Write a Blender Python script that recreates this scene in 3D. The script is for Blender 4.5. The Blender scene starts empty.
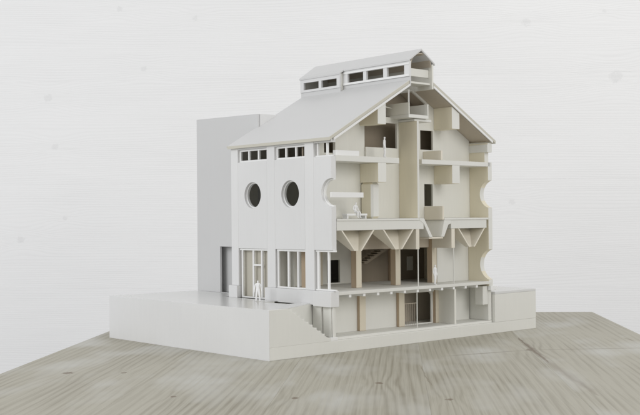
import bpy, bmesh, math, random
from mathutils import Matrix, Vector

random.seed(7)
S = 0.013                       # metres per drawing unit (the whole model is laid out in drawing units)
scene = bpy.context.scene
col = scene.collection

# ------------------------------------------------------------------ camera
YAW, PITCH, ROLL = math.radians(41.9947), math.radians(0.6515), math.radians(-0.5002)
fw = Vector((math.sin(YAW)*math.cos(PITCH), math.cos(YAW)*math.cos(PITCH), math.sin(PITCH)))
rt0 = Vector((math.cos(YAW), -math.sin(YAW), 0)); up0 = rt0.cross(fw)
rt = rt0*math.cos(ROLL) + up0*math.sin(ROLL); up = up0*math.cos(ROLL) - rt0*math.sin(ROLL)
cd = bpy.data.cameras.new('camera'); cam = bpy.data.objects.new('camera', cd); col.objects.link(cam)
M = Matrix((rt, up, -fw)).transposed().to_4x4(); M.translation = Vector((-73.4382, -90.0533, 15.5679))*S
cam.matrix_world = M
cd.sensor_width = 36; cd.sensor_fit = 'HORIZONTAL'; cd.lens = 36*1052.6715/640
cd.clip_start = 0.02; cd.clip_end = 60
cd.dof.use_dof = True; cd.dof.focus_distance = 1.74; cd.dof.aperture_fstop = 32
scene.camera = cam

# ------------------------------------------------------------------ light (indoor daylight: a window on the left, plus an added warm fill in front)
world = bpy.data.worlds.new('World'); scene.world = world; world.use_nodes = True
bg = world.node_tree.nodes['Background']; bg.inputs[0].default_value = (0.995, 0.995, 1.0, 1); bg.inputs[1].default_value = 0.55
def area(name, loc, target, sx, sy, power, color):
    l = bpy.data.lights.new(name, 'AREA'); l.shape = 'RECTANGLE'; l.size = sx; l.size_y = sy; l.energy = power; l.color = color
    o = bpy.data.objects.new(name, l); col.objects.link(o); o.location = loc
    o.rotation_euler = (Vector(target)-Vector(loc)).to_track_quat('-Z', 'Y').to_euler()
    return o
area('window_light', (-2.4, 0.3, 1.25), (0.3, 0.1, 0.2), 1.6, 1.5, 29, (0.97, 0.985, 1.0))
area('front_light', (0.35, -3.1, 1.4), (0.4, 0.2, 0.2), 1.8, 1.6, 31, (1.0, 0.985, 0.955))
area('wall_fill_light', (1.10, -0.30, 1.95), (1.57, 0.25, 0.2), 0.9, 0.9, 4.5, (1.0, 0.985, 0.96))  # unseen lamp, added to brighten the right of the wall
vs = scene.view_settings; vs.view_transform = 'Standard'; vs.look = 'None'; vs.exposure = 0.06; vs.gamma = 1.0
scene.cycles.max_bounces = 8; scene.cycles.diffuse_bounces = 5

# ------------------------------------------------------------------ materials
def new_mat(name):
    m = bpy.data.materials.new(name); m.use_nodes = True
    nt = m.node_tree; b = nt.nodes['Principled BSDF']
    return m, nt, b
def card(name, colr, rough=0.6, mott=0.03, bump=0.06, scale=220, fibre=True):
    """white or cream card: faint blotches, fine tooth, a slight tint from handling and glue"""
    m, nt, b = new_mat(name); N = nt.nodes; L = nt.links
    tc = N.new('ShaderNodeTexCoord')
    n1 = N.new('ShaderNodeTexNoise'); n1.inputs['Scale'].default_value = 9; n1.inputs['Detail'].default_value = 5
    n2 = N.new('ShaderNodeTexNoise'); n2.inputs['Scale'].default_value = scale; n2.inputs['Detail'].default_value = 3
    mp = N.new('ShaderNodeMapping'); mp.inputs['Scale'].default_value = (1, 1, 0.12 if fibre else 1)
    g = N.new('ShaderNodeNewGeometry')
    L.new(g.outputs['Position'], mp.inputs['Vector']); L.new(mp.outputs[0], n2.inputs['Vector'])
    L.new(g.outputs['Position'], n1.inputs['Vector'])
    oi = N.new('ShaderNodeObjectInfo')
    def mth(op, a, c):
        x = N.new('ShaderNodeMath'); x.operation = op
        for i, v in enumerate((a, c)):
            if isinstance(v, (int, float)): x.inputs[i].default_value = v
            else: L.new(v, x.inputs[i])
        return x.outputs[0]
    v = mth('ADD', mth('MULTIPLY', mth('SUBTRACT', n1.outputs['Fac'], 0.5), mott*2.2), mth('MULTIPLY', mth('SUBTRACT', n2.outputs['Fac'], 0.5), mott))
    v = mth('ADD', v, mth('MULTIPLY', mth('SUBTRACT', oi.outputs['Random'], 0.5), mott*1.3))
    v = mth('ADD', v, 1.0)
    mx = N.new('ShaderNodeVectorMath'); mx.operation = 'SCALE'; mx.inputs[0].default_value = colr; L.new(v, mx.inputs['Scale'])
    L.new(mx.outputs[0], b.inputs['Base Color'])
    b.inputs['Roughness'].default_value = rough
    bp = N.new('ShaderNodeBump'); bp.inputs['Strength'].default_value = bump; bp.inputs['Distance'].default_value = 0.0006
    L.new(n2.outputs['Fac'], bp.inputs['Height']); L.new(bp.outputs[0], b.inputs['Normal'])
    return m
MW = card('white_card', (0.735, 0.735, 0.732), 0.5, 0.038, 0.08)
MWI = card('white_painted_strip', (0.84, 0.84, 0.83), 0.5, 0.015, 0.04)
MB = card('grey_white_board', (0.74, 0.736, 0.695), 0.6, 0.045, 0.1)
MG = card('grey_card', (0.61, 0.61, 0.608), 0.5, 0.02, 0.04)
MY = card('bounce_yellow_board', (0.775, 0.72, 0.57), 0.65, 0.05, 0.08)  # yellow paints in the warm bounced light on the side faces
MC = card('cream_board', (0.765, 0.757, 0.70), 0.65, 0.05, 0.08)
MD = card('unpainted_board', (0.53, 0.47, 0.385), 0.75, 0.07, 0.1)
MDK = card('room_shade_board', (0.325, 0.275, 0.21), 0.8, 0.08, 0.1)  # dark brown puts the dimness of the inner rooms into the colour
MH = card('warm_cream_board', (0.755, 0.71, 0.61), 0.65, 0.05, 0.08)
ME = card('shaded_board_edge', (0.585, 0.565, 0.49), 0.7, 0.05, 0.08)  # board edge tone, darkened for the shade under the roof
MLB = card('grey_beige_board', (0.50, 0.475, 0.405), 0.7, 0.05, 0.08)
MR = card('roof_card', (0.64, 0.64, 0.636), 0.5, 0.02, 0.04)
MF = card('figure_plastic', (0.86, 0.86, 0.86), 0.45, 0.01, 0.0, fibre=False)
MT = card('satin_terrace_board', (0.70, 0.70, 0.69), 0.22, 0.025, 0.02, fibre=False)

def wood(name, base, dark, knots, freq, contrast, knot_dark, rough, axis, bumpd, kasp=(1, .3), cracks=(), blotch=0.12, limed=0.0):
    """sawn softwood: growth lines that run along one axis and bend round knots given in object coordinates (drawing units)"""
    m, nt, b = new_mat(name); N = nt.nodes; L = nt.links
    def mth(op, a, c=None, d=None, clamp=False):
        x = N.new('ShaderNodeMath'); x.operation = op; x.use_clamp = clamp
        for i, v in enumerate((a, c, d)):
            if v is None: continue
            if isinstance(v, (int, float)): x.inputs[i].default_value = v
            else: L.new(v, x.inputs[i])
        return x.outputs[0]
    tc = N.new('ShaderNodeTexCoord'); sc = N.new('ShaderNodeVectorMath'); sc.operation = 'SCALE'; sc.inputs['Scale'].default_value = 1/S
    L.new(tc.outputs['Object'], sc.inputs[0]); P = sc.outputs[0]
    sp = N.new('ShaderNodeSeparateXYZ'); L.new(P, sp.inputs[0])
    across, along = {'y': (sp.outputs[0], sp.outputs[1]), 'x': (sp.outputs[2], sp.outputs[0]), 'z': (sp.outputs[0], sp.outputs[2])}[axis]
    if axis == 'z': across = mth('ADD', across, sp.outputs[1])
    oi = N.new('ShaderNodeObjectInfo')
    def noise(sa, sl, det=3, seed=0.0):
        c = N.new('ShaderNodeCombineXYZ'); L.new(mth('MULTIPLY', across, sa), c.inputs[0]); L.new(mth('MULTIPLY', along, sl), c.inputs[1])
        L.new(mth('ADD', mth('MULTIPLY', oi.outputs['Random'], 37.0), seed), c.inputs[2])
        n = N.new('ShaderNodeTexNoise'); n.inputs['Scale'].default_value = 1; n.inputs['Detail'].default_value = det
        L.new(c.outputs[0], n.inputs['Vector']); return n.outputs['Fac']
    warp = mth('MULTIPLY', mth('SUBTRACT', noise(.09, .010, 1), .5), 6.0)
    warp = mth('ADD', warp, mth('MULTIPLY', mth('SUBTRACT', noise(.6, .035, 2, 5), .5), .6))
    val = mth('ADD', across, warp); kmask = 0.0
    knoise = mth('MULTIPLY', mth('SUBTRACT', noise(2.6, 2.0, 3, 9), .5), 1.5)
    for (ka, kl, r) in knots:
        da = mth('DIVIDE', mth('SUBTRACT', across, ka), r); dl = mth('DIVIDE', mth('SUBTRACT', along, kl), r)
        d2 = mth('ADD', mth('MULTIPLY', da, da), mth('MULTIPLY', mth('MULTIPLY', dl, dl), kasp[1]**2))
        e = mth('POWER', 2.718, mth('MULTIPLY', d2, -.22))
        val = mth('ADD', val, mth('MULTIPLY', mth('MULTIPLY', e, da), 1.1*r))
        dk = mth('ADD', mth('MULTIPLY', da, da), mth('MULTIPLY', mth('MULTIPLY', dl, dl), kasp[0]**2))
        dk = mth('ADD', dk, knoise)
        kk = mth('MULTIPLY', mth('SUBTRACT', 1.0, mth('DIVIDE', dk, .55)), 1.6, clamp=True)
        kmask = kk if kmask == 0.0 else mth('MAXIMUM', kmask, kk)
    ring = mth('MULTIPLY_ADD', mth('SINE', mth('MULTIPLY', val, freq)), .5, .5)
    ring = mth('POWER', ring, 2.2)
    fine = noise(7, .10, 2, 2)
    broad = noise(.22, .05, 2, 3)
    amt = mth('MULTIPLY', ring, mth('MULTIPLY_ADD', broad, 1.5, -.15, clamp=True))
    amt = mth('ADD', mth('MULTIPLY', amt, contrast*.85), mth('MULTIPLY', mth('SUBTRACT', fine, .45), contrast*1.7))
    amt = mth('ADD', amt, mth('MULTIPLY', mth('SUBTRACT', broad, .5), blotch*3))
    amt = mth('ADD', amt, mth('MULTIPLY', mth('SUBTRACT', oi.outputs['Random'], .5), blotch), clamp=True)
    mix = N.new('ShaderNodeMix'); mix.data_type = 'RGBA'; mix.inputs[6].default_value = (*base, 1); mix.inputs[7].default_value = (*dark, 1)
    L.new(amt, mix.inputs[0]); out = mix.outputs[2]
    if cracks:
        cn = noise(.35, .35, 2, 4); ca = mth('ADD', across, mth('MULTIPLY', mth('SUBTRACT', cn, .5), .55)); cl = mth('ADD', along, mth('MULTIPLY', mth('SUBTRACT', cn, .5), .5))
    for (p0, p1, w, st_) in cracks:                  # splits, stains and saw marks: a tapering stroke from p0 to p1
        dx, dy = p1[0]-p0[0], p1[1]-p0[1]; ln = math.hypot(dx, dy); dx /= ln; dy /= ln
        u0, u1 = mth('SUBTRACT', ca, p0[0]), mth('SUBTRACT', cl, p0[1])
        tt = mth('ADD', mth('MULTIPLY', u0, dx), mth('MULTIPLY', u1, dy)); dd = mth('ABSOLUTE', mth('SUBTRACT', mth('MULTIPLY', u0, dy), mth('MULTIPLY', u1, dx)))
        taper = mth('SUBTRACT', 1.0, mth('ABSOLUTE', mth('SUBTRACT', mth('MULTIPLY', tt, 2/ln), 1.0)), clamp=True)
        cw = mth('MULTIPLY_ADD', mth('POWER', taper, .5), w, .001)
        ck = mth('MULTIPLY', mth('SUBTRACT', 1.0, mth('DIVIDE', dd, cw), clamp=True), st_)
        kmask = mth('MAXIMUM', kmask, ck) if kmask != 0.0 else ck
    if limed:
        lm = mth('MULTIPLY', mth('SUBTRACT', noise(.13, .055, 3, 7), .5), limed*4, clamp=True)
        lm = mth('MULTIPLY', lm, mth('MULTIPLY_ADD', fine, 1.4, .1, clamp=True))
        ml = N.new('ShaderNodeMix'); ml.data_type = 'RGBA'; L.new(lm, ml.inputs[0]); L.new(out, ml.inputs[6]); ml.inputs[7].default_value = (.56, .56, .53, 1); out = ml.outputs[2]
    if kmask != 0.0:
        mk = N.new('ShaderNodeMix'); mk.data_type = 'RGBA'; L.new(mth('MULTIPLY', kmask, .85), mk.inputs[0]); L.new(out, mk.inputs[6]); mk.inputs[7].default_value = (*knot_dark, 1); out = mk.outputs[2]
    L.new(out, b.inputs['Base Color'])
    b.inputs['Roughness'].default_value = rough
    bp = N.new('ShaderNodeBump'); bp.inputs['Strength'].default_value = .5; bp.inputs['Distance'].default_value = bumpd
    L.new(mth('SUBTRACT', mth('MULTIPLY', fine, .6), mth('MULTIPLY', ring, .5)), bp.inputs['Height']); L.new(bp.outputs[0], b.inputs['Normal'])
    return m
MCOL = wood('basswood', (0.50, 0.39, 0.275), (0.40, 0.30, 0.195), [], 14, .35, (0, 0, 0), .6, 'z', .0002)
MCOLF = card('lit_basswood', (0.69, 0.63, 0.51), .6, .05, .06)  # paler copy of the basswood, paints light onto the column fronts

# ------------------------------------------------------------------ mesh helpers (coordinates in drawing units)
WP = {}                                             # world position of each object's origin, drawing units
def link(name, verts, faces, mat, parent=None, bevel=0.0, smooth=False, origin=None):
    xs = list(zip(*verts)); c = origin or tuple((min(a)+max(a))/2 for a in xs)
    me = bpy.data.meshes.new(name)
    me.from_pydata([((v[0]-c[0])*S, (v[1]-c[1])*S, (v[2]-c[2])*S) for v in verts], [], faces)
    bm = bmesh.new(); bm.from_mesh(me); bmesh.ops.recalc_face_normals(bm, faces=bm.faces); bm.to_mesh(me); bm.free()
    me.materials.append(mat); o = bpy.data.objects.new(name, me); col.objects.link(o)
    place(o, c, parent)
    if bevel:
        b = o.modifiers.new('bevel', 'BEVEL'); b.width = bevel*S; b.segments = 1; b.limit_method = 'ANGLE'; b.angle_limit = math.radians(40)
    if smooth:
        for p in me.polygons: p.use_smooth = True
    return o
def place(o, c, parent):
    WP[o] = Vector(c); pc = Vector((0, 0, 0))
    if parent is not None: o.parent = parent; pc = WP[parent]
    o.location = (Vector(c)-pc)*S
def lit_fronts(o, mat):
    """front faces take a paler material, painting in the light that falls there"""
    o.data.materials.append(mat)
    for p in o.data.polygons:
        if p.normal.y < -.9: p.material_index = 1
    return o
def box(name, x0, x1, y0, y1, z0, z1, mat, parent=None, bevel=.03):
    v = [(x, y, z) for z in (z0, z1) for y in (y0, y1) for x in (x0, x1)]
    f = [(0, 2, 3, 1), (4, 5, 7, 6), (0, 1, 5, 4), (2, 6, 7, 3), (0, 4, 6, 2), (1, 3, 7, 5)]
    return link(name, v, f, mat, parent, bevel)
def sheet(name, axis, a0, a1, outline, holes, mat, parent=None, bevel=0.0):
    """flat board with openings; outline and holes are 2-D loops in the two other axes (x: (y,z), y: (x,z), z: (x,y))"""
    def p3(p, a): return {'x': (a, p[0], p[1]), 'y': (p[0], a, p[1]), 'z': (p[0], p[1], a)}[axis]
    bm = bmesh.new(); edges = []
    for lp in [outline]+list(holes):
        vs_ = [bm.verts.new(p3(p, a0)) for p in lp]
        for i in range(len(vs_)): edges.append(bm.edges.new((vs_[i], vs_[(i+1) % len(vs_)])))
    bmesh.ops.triangle_fill(bm, use_beauty=True, use_dissolve=False, edges=edges)
    r = bmesh.ops.extrude_face_region(bm, geom=list(bm.faces))
    d = Vector(p3((0, 0), a1-a0))
    bmesh.ops.translate(bm, verts=[g for g in r['geom'] if isinstance(g, bmesh.types.BMVert)], vec=d)
    bm.verts.index_update()
    v = [tuple(x.co) for x in bm.verts]; f = [tuple(q.index for q in x.verts) for x in bm.faces]; bm.free()
    return link(name, v, f, mat, parent, bevel)
def prism(name, axis, a0, a1, outline, mat, parent=None, bevel=.03):
    def p3(p, a): return {'x': (a, p[0], p[1]), 'y': (p[0], a, p[1]), 'z': (p[0], p[1], a)}[axis]
    n = len(outline); v = [p3(p, a0) for p in outline]+[p3(p, a1) for p in outline]
    f = [tuple(range(n)), tuple(range(2*n-1, n-1, -1))]+[(i, (i+1) % n, n+(i+1) % n, n+i) for i in range(n)]
    return link(name, v, f, mat, parent, bevel)
def circ(cy, cz, r, n=48, a0=0, a1=2*math.pi):
    full = abs(a1-a0-2*math.pi) < 1e-6
    return [(cy+r*math.cos(a0+(a1-a0)*i/(n if full else n-1)), cz+r*math.sin(a0+(a1-a0)*i/(n if full else n-1))) for i in range(n)]
def rect(a, b, c, d): return [(a, c), (b, c), (b, d), (a, d)]
def multi(name, boxes, mat, parent=None, bevel=.02):
    v, f = [], []
    for (x0, x1, y0, y1, z0, z1) in boxes:
        k = len(v); v += [(x, y, z) for z in (z0, z1) for y in (y0, y1) for x in (x0, x1)]
        f += [tuple(k+i for i in q) for q in [(0, 2, 3, 1), (4, 5, 7, 6), (0, 1, 5, 4), (2, 6, 7, 3), (0, 4, 6, 2), (1, 3, 7, 5)]]
    return link(name, v, f, mat, parent, bevel)
def empty(name, loc, label, cat, group=None, rz=0):
    o = bpy.data.objects.new(name, None); col.objects.link(o); o.empty_display_size = .02
    place(o, loc, None); o.rotation_euler.z = rz; o['label'] = label; o['category'] = cat
    if group: o['group'] = group
    return o

# ------------------------------------------------------------------ setting: wooden table top and limed board wall
TY = math.radians(46.1052); tu = Vector((math.cos(TY), -math.sin(TY), 0)); tw = Vector((math.sin(TY), math.cos(TY), 0))
def st(x, y): p = Vector((x, y, 0)); return p.dot(tu), p.dot(tw)
def tknot(x, y, r): a, l = st(x, y); return (a, l, r)
tk = [tknot(27.78, -14.32, .8), tknot(-4.65, -30.0, .55), tknot(-2.44, -19.29, .65), tknot(-13.58, -20.02, .55), tknot(-20.68, -11.83, .5), tknot(-20.23, 8.02, .9), tknot(-16, 4, .5)]
c1a, c1b = st(40.15, -2.3), st(19.09, -23.65); c2a, c2b = st(7.11, -15.68), st(-9.11, -32.59); c3a, c3b = st(46.09, -15.43), st(44.06, -18.12)
MTAB = wood('limed_table_wood', (0.43, 0.41, 0.34), (0.22, 0.195, 0.142), tk, 7.6, .60, (0.17, 0.13, 0.09), .55, 'y', .0005,
            kasp=(.75, .34), cracks=[((29.6, 23), (30.2, -1), .55, 1.15), ((29.9, 4), (31.5, -22), .8, .5), ((16.3, -2), (17.2, -17), .11, .75), (c3a, c3b, .24, .8), ((19.0, 4.3), (29.6, 10.1), .45, .7), ((29.6, 10.1), (45.0, 12.4), .42, .65)], limed=1.0, blotch=.16)
table = bpy.data.objects.new('table_top', None); col.objects.link(table); table.rotation_euler.z = -TY; table['kind'] = 'structure'; WP[table] = Vector((0, 0, 0))
sb = [-26.672, -10.4, 3.2, 16.65, 29.75, 46.01]
for i in range(5):
    a0, a1 = sb[i]+(.003 if i else 0), sb[i+1]-(.003 if i < 4 else 0)
    v = [(x, y, z) for z in (-2.6, 0) for y in (-78, 60.62) for x in (a0, a1)]
    link('plank', v, [(0, 2, 3, 1), (4, 5, 7, 6), (0, 1, 5, 4), (2, 6, 7, 3), (0, 4, 6, 2), (1, 3, 7, 5)], MTAB, table, bevel=.012, origin=(0, 0, 0))

WT = 100.0                                          # the wall stands 1.3 m behind the model
def wknot(px, py, r):                               # a knot seen in this direction, on the wall plane
    d = fw + rt*((px-320)/1052.67) - up*((py-207.5)/1052.67); c = Vector((-73.4382, -90.0533, 15.5679))
    p = c + d*((WT-c.dot(tw))/d.dot(tw)); return (p.z, p.dot(tu), r)
wk = [wknot(48, 98, 1.2), wknot(55, 147, 1.0), wknot(144, 69, .9), wknot(120, 9, .9), wknot(65, 218, .7), wknot(21, 240, 1.1), wknot(195, 18, .8), wknot(526, 22, 1.2), wknot(616, 77, 1.7), wknot(512, 202, .9), wknot(604, 11, .6)]
MWALL = wood('limed_wall_wood', (0.85, 0.85, 0.85), (0.69, 0.69, 0.69), wk, 13, .25, (0.772, 0.772, 0.772), .6, 'x', .0005, kasp=(.9, .4), blotch=.05)
wall = bpy.data.objects.new('wall', None); col.objects.link(wall); wall.rotation_euler.z = -TY; wall['kind'] = 'structure'; WP[wall] = Vector((0, 0, 0))
zb = [-42, -20.5, 1.6, 23.4, 44.8, 66.5, 88, 110]
for i in range(7):
    v = [(x, y, z) for z in (zb[i]+.002, zb[i+1]-.002) for y in (WT, WT+2) for x in (-130, 150)]
    link('board', v, [(0, 2, 3, 1), (4, 5, 7, 6), (0, 1, 5, 4), (2, 6, 7, 3), (0, 4, 6, 2), (1, 3, 7, 5)], MWALL, wall, bevel=0, origin=(0, 0, 0))

# ------------------------------------------------------------------ the model
model = empty('architectural_model', (24.2, 17, 0), 'white and cream sectional card model of a tall gabled building on a walled base', 'model')
LX, LY, H, HP, PB = 48.395, 33.81, 5.6, 1.45, .25    # base length, depth, height, plinth height, section plane
A0, A1, C0, C1 = 9.65, 10.45, 38.4, 39.2             # outer and inner face of the left and right long walls
GX = [10.45, 17.44, 24.43, 31.4, 38.4]               # silo grid across
BY = [.35, 7.7, 15.05]                               # bay centres along the facade

# --- base
base = box('plinth', 0, LX, 0, LY, 0, HP, MB, model, .04)
# the block under the left terrace: a plan with a triangular stair pit cut into its front corner and a slot beside the facade
pit = [(2.7, .42), (8.95, .42), (8.95, 3.55)]
prism('terrace_block', 'z', HP+.002, H-.065, [(0, .41), (2.7, .41), (9.72, 3.9), (9.72, 5.4), (6.9, 5.4), (6.9, 9.9), (8.9, 9.9), (8.9, 33.1), (8.9, LY), (0, LY)], MB, model, 0)
prism('terrace_deck', 'z', H-.06, H, [(0, .41), (2.7, .41), (9.35, 3.9), (9.35, 5.4), (6.9, 5.4), (6.9, 9.9), (9.35, 9.9), (9.35, 20.5), (13.85, 20.5), (13.85, LY), (0, LY)], MT, model, 0)
prism('front_wall', 'y', 0, .4, [(0, HP+.003), (9.2, HP+.003), (9.2, HP+.35), (8.55, HP+.5), (2.7, H), (0, H)], MB, model, .02)
box('side_panel', -.06, -.002, -.004, LY, .0, H-.002, MW, model, .01)
for i in range(9):                                   # steps down behind the sloping wall
    x = 3.0+i*.62
    box('step', x, x+.61, .41, .43+.48*(x-2.6), HP+.005, H-.624*(x-2.7)+.02, MB, model, .02)
box('pit_lip', 8.75, 10.3, .02, .42, HP+.005, HP+.38, MWI, model, .03)
# the right terrace
box('terrace_block', 39.3, LX, 0, LY, HP+.012, H-.34, MB, model, .03)
box('terrace_deck', 39.3, LX, -.01, LY, H-.33, H, MT, model, .03)

# --- floors
floor0 = box('basement_floor', 8.95, 39.15, .45, 19.2, HP+.002, 1.75, MB, model, .03)
slab1 = box('ground_slab', A1+.02, 38.9, .12, 19.2, 6.66, 7.04, MB, model, .03)
jx = [12.51, 14.85, 17.2, 19.5, 21.9, 24.25, 26.56, 28.85, 31.15, 33.5, 35.8]
j0 = box('joist', jx[0]-.2, jx[0]+.2, .2, 3.7, 6.32, 6.655, MWI, slab1, .02)
for x in jx[1:]:
    j = j0.copy(); col.objects.link(j); WP[j] = WP[j0]; j.location.x = j0.location.x+(x-jx[0])*S
box('first_floor_beam', A1+.02, 25.5, PB, 3.44, 14.24, 15.36, MB, model, .03)
box('first_floor_beam', 30.75, 38.0, PB, 3.44, 14.24, 15.36, MB, model, .03)
box('first_floor_board', A1+.02, 24.6, .16, 3.44, 15.365, 15.62, MB, model, .03)
box('first_floor_board', 29.42, 38.3, .16, 3.44, 15.365, 15.62, MB, model, .03)
box('first_floor_slab', A1+.02, C0-.02, 3.77, 19.2, 14.24, 15.62, MC, model, 0)
# stair trough between the beams (a cut-down hopper)
prism('trough_side', 'y', PB-.05, 3.44, [(24.65, 15.62), (25.55, 15.62), (27.15, 13.2), (26.55, 13.2), (25.5, 14.9), (24.65, 15.4)], MB, model, .03)
prism('trough_side', 'y', PB-.05, 3.44, [(29.4, 15.36), (30.72, 15.36), (30.72, 14.9), (30.2, 14.75), (29.35, 13.2), (28.8, 13.2)], MB, model, .03)
box('trough_bottom', 26.6, 29.3, PB+.1, 3.44, 12.98, 13.19, MH, model, .03)
box('stair_parapet', 29.12, 29.4, PB, 3.44, 15.4, 17.16, MH, model, .02)
# attic floors
atticL = box('attic_slab', A1-.1, 21.15, PB, 3.44, 22.42, 23.1, MB, model, .03)
atticR = box('attic_slab', 25.3, 38.95, PB, 3.44, 22.5, 23.08, MB, model, .03)
box('attic_floor', A1+.02, C0-.02, 3.77, 19.2, 22.4, 23.1, MC, model, 0)
box('attic_parapet', 29.0, 29.3, PB+.05, 3.44, 23.1, 24.35, MH, model, .02)
box('attic_balustrade', 18.3, 24.1, 3.2, 3.42, 23.12, 24.55, MC, model, .02)

# --- section cross walls on the silo grid
def roofL(x): return 25.8+.563*(x-10.32)
def roofR(x): return 26.06+.5546*(39.86-x)
XR = 25.15
TH = .72
def und(x): return min(roofL(x), roofR(x))-TH
bw = [(A1+.02, 15.64), (C0-.02, 15.64), (C0-.02, und(C0)-.02), (27.3, und(27.3)-.02), (23.0, und(23.0)-.02), (A1+.02, und(A1)-.02)]
sheet('cross_wall', 'y', 3.46, 3.74, bw, [rect(18.3, 24.1, 24.0, 27.75), rect(28.5, 30.95, 24.6, 27.15), rect(29.2, 30.85, 17.2, 20.1), rect(11.5, 14.5, 23.6, 25.0), [(21.3, 28.5), (29.6, 28.5), (29.6, und(29.6)-.35), (26.9, und(26.9)-.35), (23.3, und(23.3)-.35), (21.3, und(21.3)-.35)]], MC, model)
lit_fronts(box('silo_wall', 17.44, 18.85, 1.36, 3.45, 15.63, 20.05, MY, model, .25), MB)
lit_fronts(box('silo_wall', 17.44, 18.85, PB, 3.45, 20.06, 22.41, MY, model, .03), MB)
lit_fronts(prism('silo_wall', 'y', PB, 3.45, [(17.46, 27.15), (18.87, 27.15), (18.87, roofL(18.87)-TH-.02), (17.46, roofL(17.46)-TH-.02)], MY, model, .03), MB)
lit_fronts(box('silo_wall', 31.1, 32.6, PB, 3.45, 20.1, 22.49, MY, model, .03), MB)
lit_fronts(prism('silo_wall', 'y', PB, 3.45, [(31.15, 27.25), (32.65, 27.25), (32.65, roofR(32.65)-TH-.02), (31.15, roofR(31.15)-TH-.02)], MY, model, .03), MB)
lit_fronts(box('shaft_wall', 24.43, 24.78, PB, 3.45, 15.64, 27.9, MY, model, .03), MB)
box('shaft_lid', 24.4, 27.6, PB+.4, 3.45, 27.92, 28.2, MB, model, .03)
box('attic_pier', 12.9, 15.1, 3.0, 3.45, 23.12, roofL(12.9)-TH-.05, MC, model, .03)
box('attic_bench', 10.9, 14.6, .6, 1.3, 23.11, 23.75, MWI, model, .03)
sheet('attic_shade_panel', 'y', 6.2, 6.4, [(A1+.05, 23.12), (C0-.05, 23.12), (C0-.05, und(C0)-.05), (27.3, und(27.3)-.05), (23.0, und(23.0)-.05), (A1+.05, und(A1)-.05)], [], MDK, model)  # added panel behind the openings, its dark colour paints the room's shade
# loft tray under the ridge
tray = box('loft_floor', 22.95, 26.62, PB, 4.3, 28.25, 28.68, MB, model, .03)
box('loft_side', 22.95, 23.13, PB, 4.3, 28.69, 30.15, MC, tray, .02)
box('loft_side', 26.42, 26.62, PB, 4.3, 28.69, 30.1, MC, tray, .02)
box('loft_post', 22.95, 23.1, PB, PB+.15, 30.16, 31.75, MWI, tray, .01)
prism('tie_beam', 'y', 3.0, 3.3, [(19.3, und(19.3)-.1), (20.0, und(19.3)-.1), (22.9, 29.6), (22.3, 29.6)], MC, model, .02)

# --- hoppers: half cut ones at the section, whole ones in the row behind
def hopper(cx, cy, half, parent):
    T, Bm, zt, zb_, th = 2.75, .62, 14.23, 11.78, .2
    dep = zt-zb_
    y0 = 0 if half else -1
    def ring(r, z, hy): return [(cx-r, cy+(hy if half else -r), z), (cx-r, cy+r, z), (cx+r, cy+r, z), (cx+r, cy+(hy if half else -r), z)]
    out_t, out_b = ring(T, zt, 0), ring(Bm, zb_, 0); in_t, in_b = ring(T-th*1.2, zt, 0), ring(Bm-th*1.2, zb_, 0)
    v = out_t+out_b+in_t+in_b; n = 4; f = []
    segs = [(0, 1), (1, 2), (2, 3)]+([] if half else [(3, 0)])
    for (i, j) in segs:
        f += [(i, j, 4+j, 4+i), (8+i, 12+i, 12+j, 8+j), (i, 8+i, 8+j, j), (4+i, 4+j, 12+j, 12+i)]
    if half: f += [(0, 4, 12, 8), (3, 11, 15, 7)]
    return link('hopper', v, f, MH, parent, .015)
for cx in (13.94, 20.93, 34.9): hopper(cx, PB, True, model)
for cx in (13.94, 20.93, 27.9, 34.9): hopper(cx, 7.5, False, model)
# cut web walls and thin posts below the beam
for (x0, x1) in ((24.1, 24.7), (30.85, 31.5)):
    w = box('web_wall', x0, x1, PB+.02, 3.7, 11.7, 14.23, MH, model, .02)
    box('web_post', (x0+x1)/2+.04, (x0+x1)/2+.15, PB+.05, PB+.16, 7.06, 11.69, MB, w, .01)
box('basement_post', 24.82, 24.93, .9, 1.01, 1.76, 6.31, MB, model, .01)
box('basement_post', 31.55, 31.9, .5, 3.7, 1.76, 6.31, MC, model, .01)
# columns on the grid
for y0 in (3.8, 11.0):
    for x in GX[1:4]:
        lit_fronts(box('column', x-.42, x+.5, y0, y0+.95, 7.05, 14.22, MCOL, model, .03), MCOLF)
        if y0 < 5: lit_fronts(box('column', x-.42, x+.62, 3.25, 3.75, 1.76, 6.3, MCOL, model, .03), MCOLF)
for y0 in (7.4,):
    box('column', 11.9, 12.6, y0, y0+.9, 7.05, 14.22, MCOL, model, .03)
# walls of the ground floor
sheet('hall_back_wall', 'y', 12.0, 12.3, rect(A1+.02, 24.3, 7.05, 14.23), [rect(19.6, 21.9, 7.2, 10.2)], MC, model)
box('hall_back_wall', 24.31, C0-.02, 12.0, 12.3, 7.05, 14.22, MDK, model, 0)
box('hall_header', 17.96, 30.95, 4.35, 4.6, 11.75, 14.22, MD, model, .02)
box('bright_opening_panel', 34.75, 35.95, 11.9, 11.99, 8.3, 10.25, MC, model, .02)  # pale panel painted as the light of a bright opening
box('hall_partition', 31.95, C0-.02, 3.8, 4.1, 7.05, 14.2, MB, model, .02)
box('lobby_partition', 12.6, 12.8, 10.5, 19.0, 7.05, 14.2, MC, model, .02)
# stair in the back of the hall
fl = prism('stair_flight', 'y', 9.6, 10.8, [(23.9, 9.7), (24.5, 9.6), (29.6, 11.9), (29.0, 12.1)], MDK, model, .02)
for i in range(8): box('tread', 23.9+i*.62, 24.6+i*.62, 9.55, 10.82, 9.85+i*.29, 10.0+i*.29, MDK, fl, .01)
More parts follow.
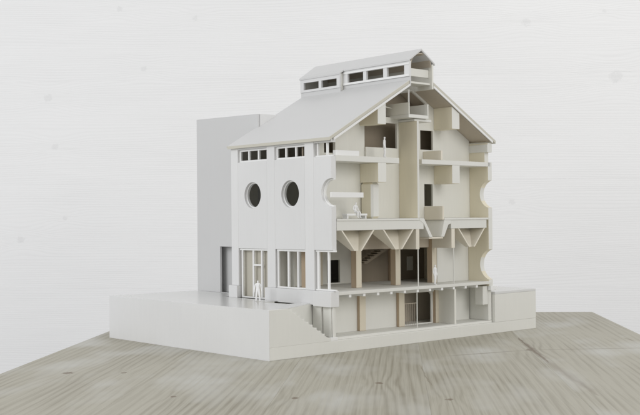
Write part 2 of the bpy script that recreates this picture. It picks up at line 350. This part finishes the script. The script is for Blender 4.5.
# basement back wall with the dark opening
sheet('basement_wall', 'y', 3.76, 4.0, rect(A1+.02, C0-.02, 1.76, 6.64), [[(25.05, 1.9), (30.7, 1.9), (30.7, 5.55), (30.3, 5.95), (25.5, 5.95), (25.05, 5.5)]], MB, model)
box('basement_fill_panel', A1+.02, C0-.02, 7.6, 7.8, 1.76, 6.64, MD, model, 0)  # added behind the opening to catch front light and lift its blackness
box('lintel', 25.0, 30.75, 3.3, 3.74, 5.95, 6.3, MB, model, .05)
rail = box('stair_rail', 25.1, 27.6, 3.42, 3.48, 4.58, 4.65, MD, model, .01)
for i in range(7): box('baluster', 25.2+i*.38, 25.235+i*.38, 3.43, 3.465, 1.77, 4.57, MD, rail, 0)

# --- left facade
fac = {}
for (y0, y1) in ((18.05, 19.5), (10.62, 12.15), (3.35, 4.98)):
    box('pilaster', A0, A1, y0, y1, 7.16, 25.08, MW, model, .03)
box('pilaster_base', 9.25, A1+.1, 17.92, 19.68, H+.002, 7.15, MW, model, .04)
bays = [(12.16, 18.04, 15.05), (4.99, 10.61, 7.7), (PB, 3.34, .35)]
for (y0, y1, cy) in bays:
    r = 1.66
    if y0 > 1:
        p = sheet('facade_panel', 'x', A0+.022, A1-.05, rect(y0, y1, 11.96, 22.98), [circ(cy, 18.72, r, 64)], MW, model)
        ringo = sheet('window_ring', 'x', A0+.36, A1-.1, circ(cy, 18.72, r-.005, 64), [circ(cy, 18.72, r-.16, 64)], MWI, p)
    else:
        a = math.asin((y0-cy)/r) if False else None
        dz = math.sqrt(r*r-(y0-cy)**2); t0 = math.atan2(dz, y0-cy); t1 = -t0
        arc = circ(cy, 18.72, r, 40, t0, t1)
        p = sheet('facade_panel', 'x', A0+.02, A1-.05, [(y0, 22.98)]+arc+[(y0, 11.96), (y1, 11.96), (y1, 22.98)], [], MW, model)
        t0i = math.acos((y0-cy)/(r-.16)); arc_o = circ(cy, 18.72, r-.005, 40, math.acos((y0-cy)/(r-.005)), -math.acos((y0-cy)/(r-.005))); arc_i = circ(cy, 18.72, r-.16, 40, -t0i, t0i)
        sheet('window_ring', 'x', A0+.36, A1-.1, arc_o+arc_i, [], MWI, p)
    box('lintel', A0+.022, A1-.05, y0, y1, 24.62, 25.08, MW, model, .02)
    # clerestory window of three lights
    if y0 > 1:
        bx = [(A0+.3, A0+.55, y0, y1, 22.99, 23.22), (A0+.3, A0+.55, y0, y1, 24.38, 24.61), (A0+.3, A0+.55, y0, y0+.22, 23.22, 24.38), (A0+.3, A0+.55, y1-.3, y1, 23.22, 24.38)]
        fr = multi('window_frame', bx, MWI, model, .015)
        w = (y1-y0)/3
        for k in (1, 2): box('mullion', A0+.28, A0+.53, y0+k*w-.14, y0+k*w+.14, 23.225, 24.375, MWI, fr, .015)
    else:
        bx = [(A0+.3, A0+.55, y0, y1, 22.99, 23.15), (A0+.3, A0+.55, y1-.5, y1-.3, 23.15, 24.6)]
        fr = multi('window_frame', bx, MWI, model, .015)
        box('mullion', A0+.28, A0+.53, 1.15, 1.4, 23.16, 24.6, MWI, fr, .015)
# ground floor glazing
door = multi('door_frame', [(A0+.2, A0+.45, 12.2, 18.0, 11.7, 11.95), (A0+.2, A0+.45, 17.4, 17.65, 5.62, 11.7), (A0+.2, A0+.45, 12.2, 12.4, 5.62, 11.7), (A0+.2, A0+.45, 12.4, 17.4, 5.62, 5.8)], MWI, model, .015)
box('door_post', A0+.18, A0+.43, 15.12, 15.38, 5.81, 11.69, MWI, door, .015)
box('door_post', A0+.18, A0+.43, 13.4, 13.66, 5.81, 11.69, MWI, door, .015)
box('transom', A0+.2, A0+.41, 13.67, 15.11, 9.75, 9.98, MWI, door, .015)
box('lobby_back', 10.44, 10.464, 12.2, 18.0, 5.62, 11.94, MLB, model, 0)
w2 = multi('window_frame', [(A0+.2, A0+.45, 5.05, 10.5, 11.7, 11.95), (A0+.2, A0+.45, 5.05, 10.5, 7.17, 7.36), (A0+.2, A0+.45, 10.2, 10.45, 7.36, 11.7), (A0+.2, A0+.45, 5.05, 5.2, 7.36, 11.7)], MWI, model, .015)
for y in (8.35, 6.55): box('mullion', A0+.18, A0+.43, y-.13, y+.13, 7.37, 11.69, MWI, w2, .015)
w3 = multi('window_frame', [(A0+.2, A0+.45, -.15, 3.3, 11.74, 11.95), (A0+.2, A0+.45, -.2, 3.3, 7.17, 7.36), (A0+.2, A0+.45, 2.75, 3.05, 7.36, 11.74)], MWI, model, .015)
box('mullion', A0+.18, A0+.43, .95, 1.2, 7.37, 11.73, MWI, w3, .015)
# sill wall that turns the corner
box('sill_wall', 9.4, A1+.0, 3.3, 12.45, 5.45, 7.15, MW, model, .04)
box('sill_wall', 9.3, A1+.18, .1, 3.29, 5.32, 7.15, MW, model, .04)
# basement wall under the facade, with pilaster strips
for (y0, y1, x) in ((.5, .95, 9.7), (1.0, 2.2, 9.95), (2.3, 3.88, 9.75), (4.0, 11.0, 9.75)):
    box('basement_facade', x, A1, y0, y1, HP+.32, 5.3, MB, model, .03)
box('corner_post', 9.75, 10.0, PB+.0, PB+.2, 1.83, 5.31, MB, model, .02)

# --- right long wall with half round and rectangular openings
def notch(cy, cz, r, y0, n=32):
    a = math.acos(max(-1, min(1, (y0-cy)/r))); return circ(cy, cz, r, n, -a, a)
ya = PB
loop = [(19.5, 6.3), (19.5, 25.3), (.85, 25.3)]
seg = [(19.5, 25.66), (PB, 25.66), (PB, 24.44), (.82, 24.44), (.82, 23.1), (PB, 23.1)]
for (cz, r, cy) in ((18.8, 1.9, -.2), (9.3, 2.12, -.35)):
    a = math.acos((PB-cy)/r); seg += [p for p in reversed(circ(cy, cz, r, 32, -a, a))]
seg += [(PB, 6.42), (19.5, 6.42)]
rw = sheet('side_wall', 'x', C0, C1, seg, [circ(7.7, 18.72, 1.66, 40), circ(15.05, 18.72, 1.66, 40)], MY, model); lit_fronts(rw, MB)
box('wall_plate', C0-.12, C1+.06, PB-.03, 3.44, 24.46, 25.5, MB, model, .02)
box('side_wall_foot', C0+.1, C1-.02, .5, 19.5, 1.77, 6.4, MB, model, .03)
box('foot_pier', 37.4, C0+.08, .5, 1.9, 3.9, 6.4, MB, model, .06)
box('bracket', 38.3, 39.45, -.12, .4, 5.85, 6.4, MWI, model, .03)

# --- rear wall, closing the building behind
sheet('rear_wall', 'y', 19.25, 19.5, [(A1+.01, 1.77), (C0-.01, 1.77), (C0-.01, und(C0)-.02), (XR, und(XR)-.4), (A1+.01, und(A1)-.02)], [rect(34.5, 38.0, 7.3, 11)], MC, model)
box('rear_floor_strip', A1+.01, C0-.01, 13, 19.2, 7.05, 7.1, MC, model, 0)

# --- roof
def edges(o):                                        # roof board edges and underside, darkened to paint in the eave shade
    o.data.materials.append(ME)
    for p in o.data.polygons:
        if p.normal.z < .5: p.material_index = 1
yr0, yr1 = .02, 19.72
rl = prism('roof_slope', 'y', yr0, yr1, [(9.25, roofL(9.25)), (22.93, roofL(22.93)), (22.93, roofL(22.93)-.42), (9.25, roofL(9.25)-.42)], MR, model, .03); edges(rl)
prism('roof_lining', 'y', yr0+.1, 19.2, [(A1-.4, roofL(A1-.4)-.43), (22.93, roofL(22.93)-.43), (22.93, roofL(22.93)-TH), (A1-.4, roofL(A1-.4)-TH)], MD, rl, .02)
prism('bargeboard', 'y', yr0-.06, yr0+.099, [(9.9, roofL(9.9)-.44), (22.93, roofL(22.93)-.44), (22.93, roofL(22.93)-.74), (9.9, roofL(9.9)-.74)], MWI, rl, .01)
box('eaves_board', 9.3, 9.6, .1, 19.95, 24.98, 25.2, ME, rl, .02)
rr = prism('roof_slope', 'y', yr0, yr1, [(39.86, roofR(39.86)), (27.42, roofR(27.42)), (27.42, roofR(27.42)-.42), (39.86, roofR(39.86)-.42)], MR, model, .03); edges(rr)
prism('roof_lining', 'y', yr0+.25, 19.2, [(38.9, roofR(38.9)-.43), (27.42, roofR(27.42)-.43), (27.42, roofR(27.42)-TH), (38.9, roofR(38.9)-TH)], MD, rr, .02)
prism('bargeboard', 'y', yr0-.06, yr0+.099, [(39.2, roofR(39.2)-.44), (27.42, roofR(27.42)-.44), (27.42, roofR(27.42)-.74), (39.2, roofR(39.2)-.74)], MWI, rr, .01)

# --- ridge lantern
def lroof(x): return 37.05-(.66*(25.05-x) if x < 25.05 else .66*(x-25.05))
zl = roofL(22.95)-.7
lan = sheet('lantern_wall', 'x', 22.9, 23.22, rect(.05, 12.2, 33.4, lroof(22.95)-.28), [rect(.93, 3.98, 33.7, 34.88), rect(4.62, 7.7, 33.7, 34.88), rect(8.3, 11.25, 33.7, 34.88)], MW, model)
multi('window_frame', [(22.82, 22.895, .1, 12.15, 33.41, 33.69), (22.82, 22.895, .1, 12.15, 34.89, 35.12)], MWI, lan, .01)
box('lantern_curb', 23.02, 23.22, .06, 12.2, zl, 33.39, MR, lan, 0)
lb = sheet('lantern_wall', 'x', 22.15, 22.47, rect(12.0, 20.0, 33.1, lroof(22.2)-.26), [rect(12.6, 15.65, 33.42, 34.4), rect(16.2, 19.3, 33.42, 34.4)], MW, model)
box('lantern_curb', 22.27, 22.47, 12.01, 19.95, roofL(22.2)-.5, 33.09, MR, lb, 0)
box('lantern_cheek', 22.48, 23.3, 12.21, 12.4, roofL(22.5)-.5, lroof(22.48)-.28, MC, model, .02)
sheet('lantern_wall', 'x', 27.1, 27.38, rect(.05, 20.0, roofR(27.4)-.9, lroof(27.38)-.28), [], MC, model)
lr = prism('lantern_roof', 'y', -.08, 20.1, [(22.75, lroof(22.75)), (25.05, 37.05), (27.6, lroof(27.6)), (27.6, lroof(27.6)-.24), (25.05, 36.8), (22.75, lroof(22.75)-.24)], MR, model, .02)
prism('lantern_roof', 'y', 11.9, 20.1, [(22.05, lroof(22.05)), (22.745, lroof(22.745)), (22.745, lroof(22.745)-.24), (22.05, lroof(22.05)-.24)], MR, model, .02)
n = 20; arc_o = [(25.16+1.92*math.cos(math.pi*i/n), 34.9+1.62*math.sin(math.pi*i/n)) for i in range(n+1)]; arc_i = [(25.16+1.82*math.cos(math.pi*i/n), 34.9+1.52*math.sin(math.pi*i/n)) for i in range(n+1)]
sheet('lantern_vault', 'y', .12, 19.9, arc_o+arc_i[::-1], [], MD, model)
box('lantern_beam', 23.23, 27.09, .6, .9, 33.55, 34.55, MC, model, .03)
box('lantern_sill', 23.23, 27.09, .35, 2.5, 32.6, 32.85, MC, model, .03)
sheet('lantern_end', 'y', 19.6, 19.8, [(22.5, 32.2), (27.09, 32.2), (27.09, lroof(27.09)-.3), (25.05, 36.7), (22.5, lroof(22.5)-.3)], [], MC, model)

# --- annex behind, with a recessed entrance
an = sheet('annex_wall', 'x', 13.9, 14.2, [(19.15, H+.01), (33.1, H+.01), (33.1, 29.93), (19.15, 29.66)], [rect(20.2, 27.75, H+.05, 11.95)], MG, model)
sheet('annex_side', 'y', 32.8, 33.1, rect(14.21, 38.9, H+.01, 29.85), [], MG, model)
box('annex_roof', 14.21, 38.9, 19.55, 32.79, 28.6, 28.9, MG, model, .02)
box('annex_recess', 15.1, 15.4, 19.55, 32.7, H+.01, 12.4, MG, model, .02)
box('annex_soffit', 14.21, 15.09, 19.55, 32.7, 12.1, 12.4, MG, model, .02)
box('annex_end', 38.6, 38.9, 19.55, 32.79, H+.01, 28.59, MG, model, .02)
box('annex_parapet', 14.26, 17.2, 19.12, 19.4, 27.0, 29.68, MW, model, .0)
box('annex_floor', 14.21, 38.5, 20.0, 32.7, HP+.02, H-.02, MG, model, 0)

# --- rail across the round window and a bench with a seated figure on the first floor
box('window_rail', 9.75, 15.05, .38, .58, 18.14, 18.76, MWI, model, .03)
bench = empty('bench', (14.6, 1.5, 15.62), 'small white bench on the first floor carrying a seated figure', 'bench')
box('seat', 12.9, 16.3, 1.05, 1.95, 16.0, 16.24, MWI, bench, .02)
box('side_support', 12.98, 13.2, 1.1, 1.9, 15.625, 15.99, MWI, bench, .02)
box('side_support', 16.0, 16.22, 1.1, 1.9, 15.625, 15.99, MWI, bench, .02)

# ------------------------------------------------------------------ scale figures (1.75 m people at model scale, one skinned body each)
def figure(loc, rz, joints, label, height=2.62):
    """joints: name -> (x, y, z, radius, parent) in metres at full size; the figure faces -y"""
    names = list(joints); idx = {k: i for i, k in enumerate(names)}
    me = bpy.data.meshes.new('scale_figure')
    me.from_pydata([joints[k][:3] for k in names], [(idx[k], idx[joints[k][4]]) for k in names if joints[k][4]], [])
    o = bpy.data.objects.new('scale_figure', me); col.objects.link(o)
    sk = o.modifiers.new('skin', 'SKIN'); sk.use_smooth_shade = True; sk.branch_smoothing = .4
    lay = me.skin_vertices[0] if me.skin_vertices else None
    if lay is None:
        bpy.context.view_layer.objects.active = o
        me.skin_vertices.new() if hasattr(me.skin_vertices, 'new') else bpy.ops.mesh.customdata_skin_add()
        lay = me.skin_vertices[0]
    for i, k in enumerate(names):
        r = joints[k][3]; r = r if isinstance(r, tuple) else (r, r); lay.data[i].radius = r; lay.data[i].use_root = (k == 'pelvis')
    sd = o.modifiers.new('subdivision', 'SUBSURF'); sd.levels = 2; sd.render_levels = 2
    me.materials.append(MF)
    o.scale = (height*S/1.75,)*3; o.location = Vector(loc)*S; o.rotation_euler.z = rz
    o['label'] = label; o['category'] = 'figure'; o['group'] = 'white scale figures in the model'
    return o
def standing(leg=.1, arm=.16, step=0.0):
    J = {'pelvis': (0, 0, .93, (.175, .13), None), 'waist': (0, 0, 1.08, (.16, .12), 'pelvis'), 'chest': (0, 0, 1.30, (.20, .135), 'waist'), 'neckbase': (0, 0, 1.45, (.10, .085), 'chest'),
         'neck': (0, -.01, 1.52, .055, 'neckbase'), 'head': (0, -.02, 1.62, (.078, .095), 'neck'), 'crown': (0, -.015, 1.72, (.062, .075), 'head')}
    for s, n in ((-1, 'l'), (1, 'r')):
        f = s*step
        J.update({'hip'+n: (s*.09, 0, .86, .115, 'pelvis'), 'knee'+n: (s*(.09+leg*.5), -.03+f*.5, .48, .085, 'hip'+n), 'ankle'+n: (s*(.09+leg), .02+f, .09, .06, 'knee'+n),
                  'heel'+n: (s*(.09+leg), .0+f, .045, .045, 'ankle'+n), 'toe'+n: (s*(.11+leg), -.16+f, .03, .034, 'heel'+n),
                  'shoulder'+n: (s*.19, 0, 1.41, .065, 'neckbase'), 'elbow'+n: (s*(.21+arm*.7), .03, 1.12, .058, 'shoulder'+n), 'wrist'+n: (s*(.21+arm), -.05, .87, .043, 'elbow'+n),
                  'hand'+n: (s*(.21+arm), -.075, .78, (.022, .04), 'wrist'+n), 'fingers'+n: (s*(.205+arm), -.09, .70, (.014, .028), 'hand'+n), 'thumb'+n: (s*(.19+arm), -.12, .77, .013, 'wrist'+n)})
    return J
def seated():
    J = {'pelvis': (0, 0, .10, (.15, .12), None), 'waist': (0, .03, .27, (.13, .10), 'pelvis'), 'chest': (0, 0, .48, (.165, .115), 'waist'), 'neckbase': (0, -.03, .62, (.09, .08), 'chest'),
         'neck': (0, -.06, .69, .055, 'neckbase'), 'head': (0, -.09, .79, (.078, .095), 'neck'), 'crown': (0, -.09, .89, (.062, .075), 'head')}
    for s, n in ((-1, 'l'), (1, 'r')):
        J.update({'hip'+n: (s*.09, -.06, .08, .095, 'pelvis'), 'knee'+n: (s*.12, -.46, .10, .066, 'hip'+n), 'ankle'+n: (s*.12, -.44, -.32, .045, 'knee'+n), 'toe'+n: (s*.13, -.60, -.37, .034, 'ankle'+n),
                  'shoulder'+n: (s*.19, -.03, .58, .065, 'neckbase'), 'elbow'+n: (s*.25, -.06, .30, .048, 'shoulder'+n), 'wrist'+n: (s*.16, -.28, .20, .034, 'elbow'+n), 'hand'+n: (s*.13, -.36, .185, (.03, .022), 'wrist'+n), 'fingers'+n: (s*.11, -.44, .17, (.022, .014), 'hand'+n)})
    return J
view = -YAW
figure((7.1, 10.9, H+.01), view+.1, standing(.07, .09), 'white scale figure standing on the terrace in front of the glazed door')
figure((19.1, .8, 23.11), view+1.35, standing(.02, .03, .05), 'white scale figure standing in the attic opening under the roof')
figure((28.15, .8, 7.05), view+.9, standing(.02, .04, .06), 'white scale figure standing on the ground floor between two columns')
figure((14.7, 1.5, 16.27), view+.7, seated(), 'white scale figure sitting on the first floor bench by the rail', 2.62)
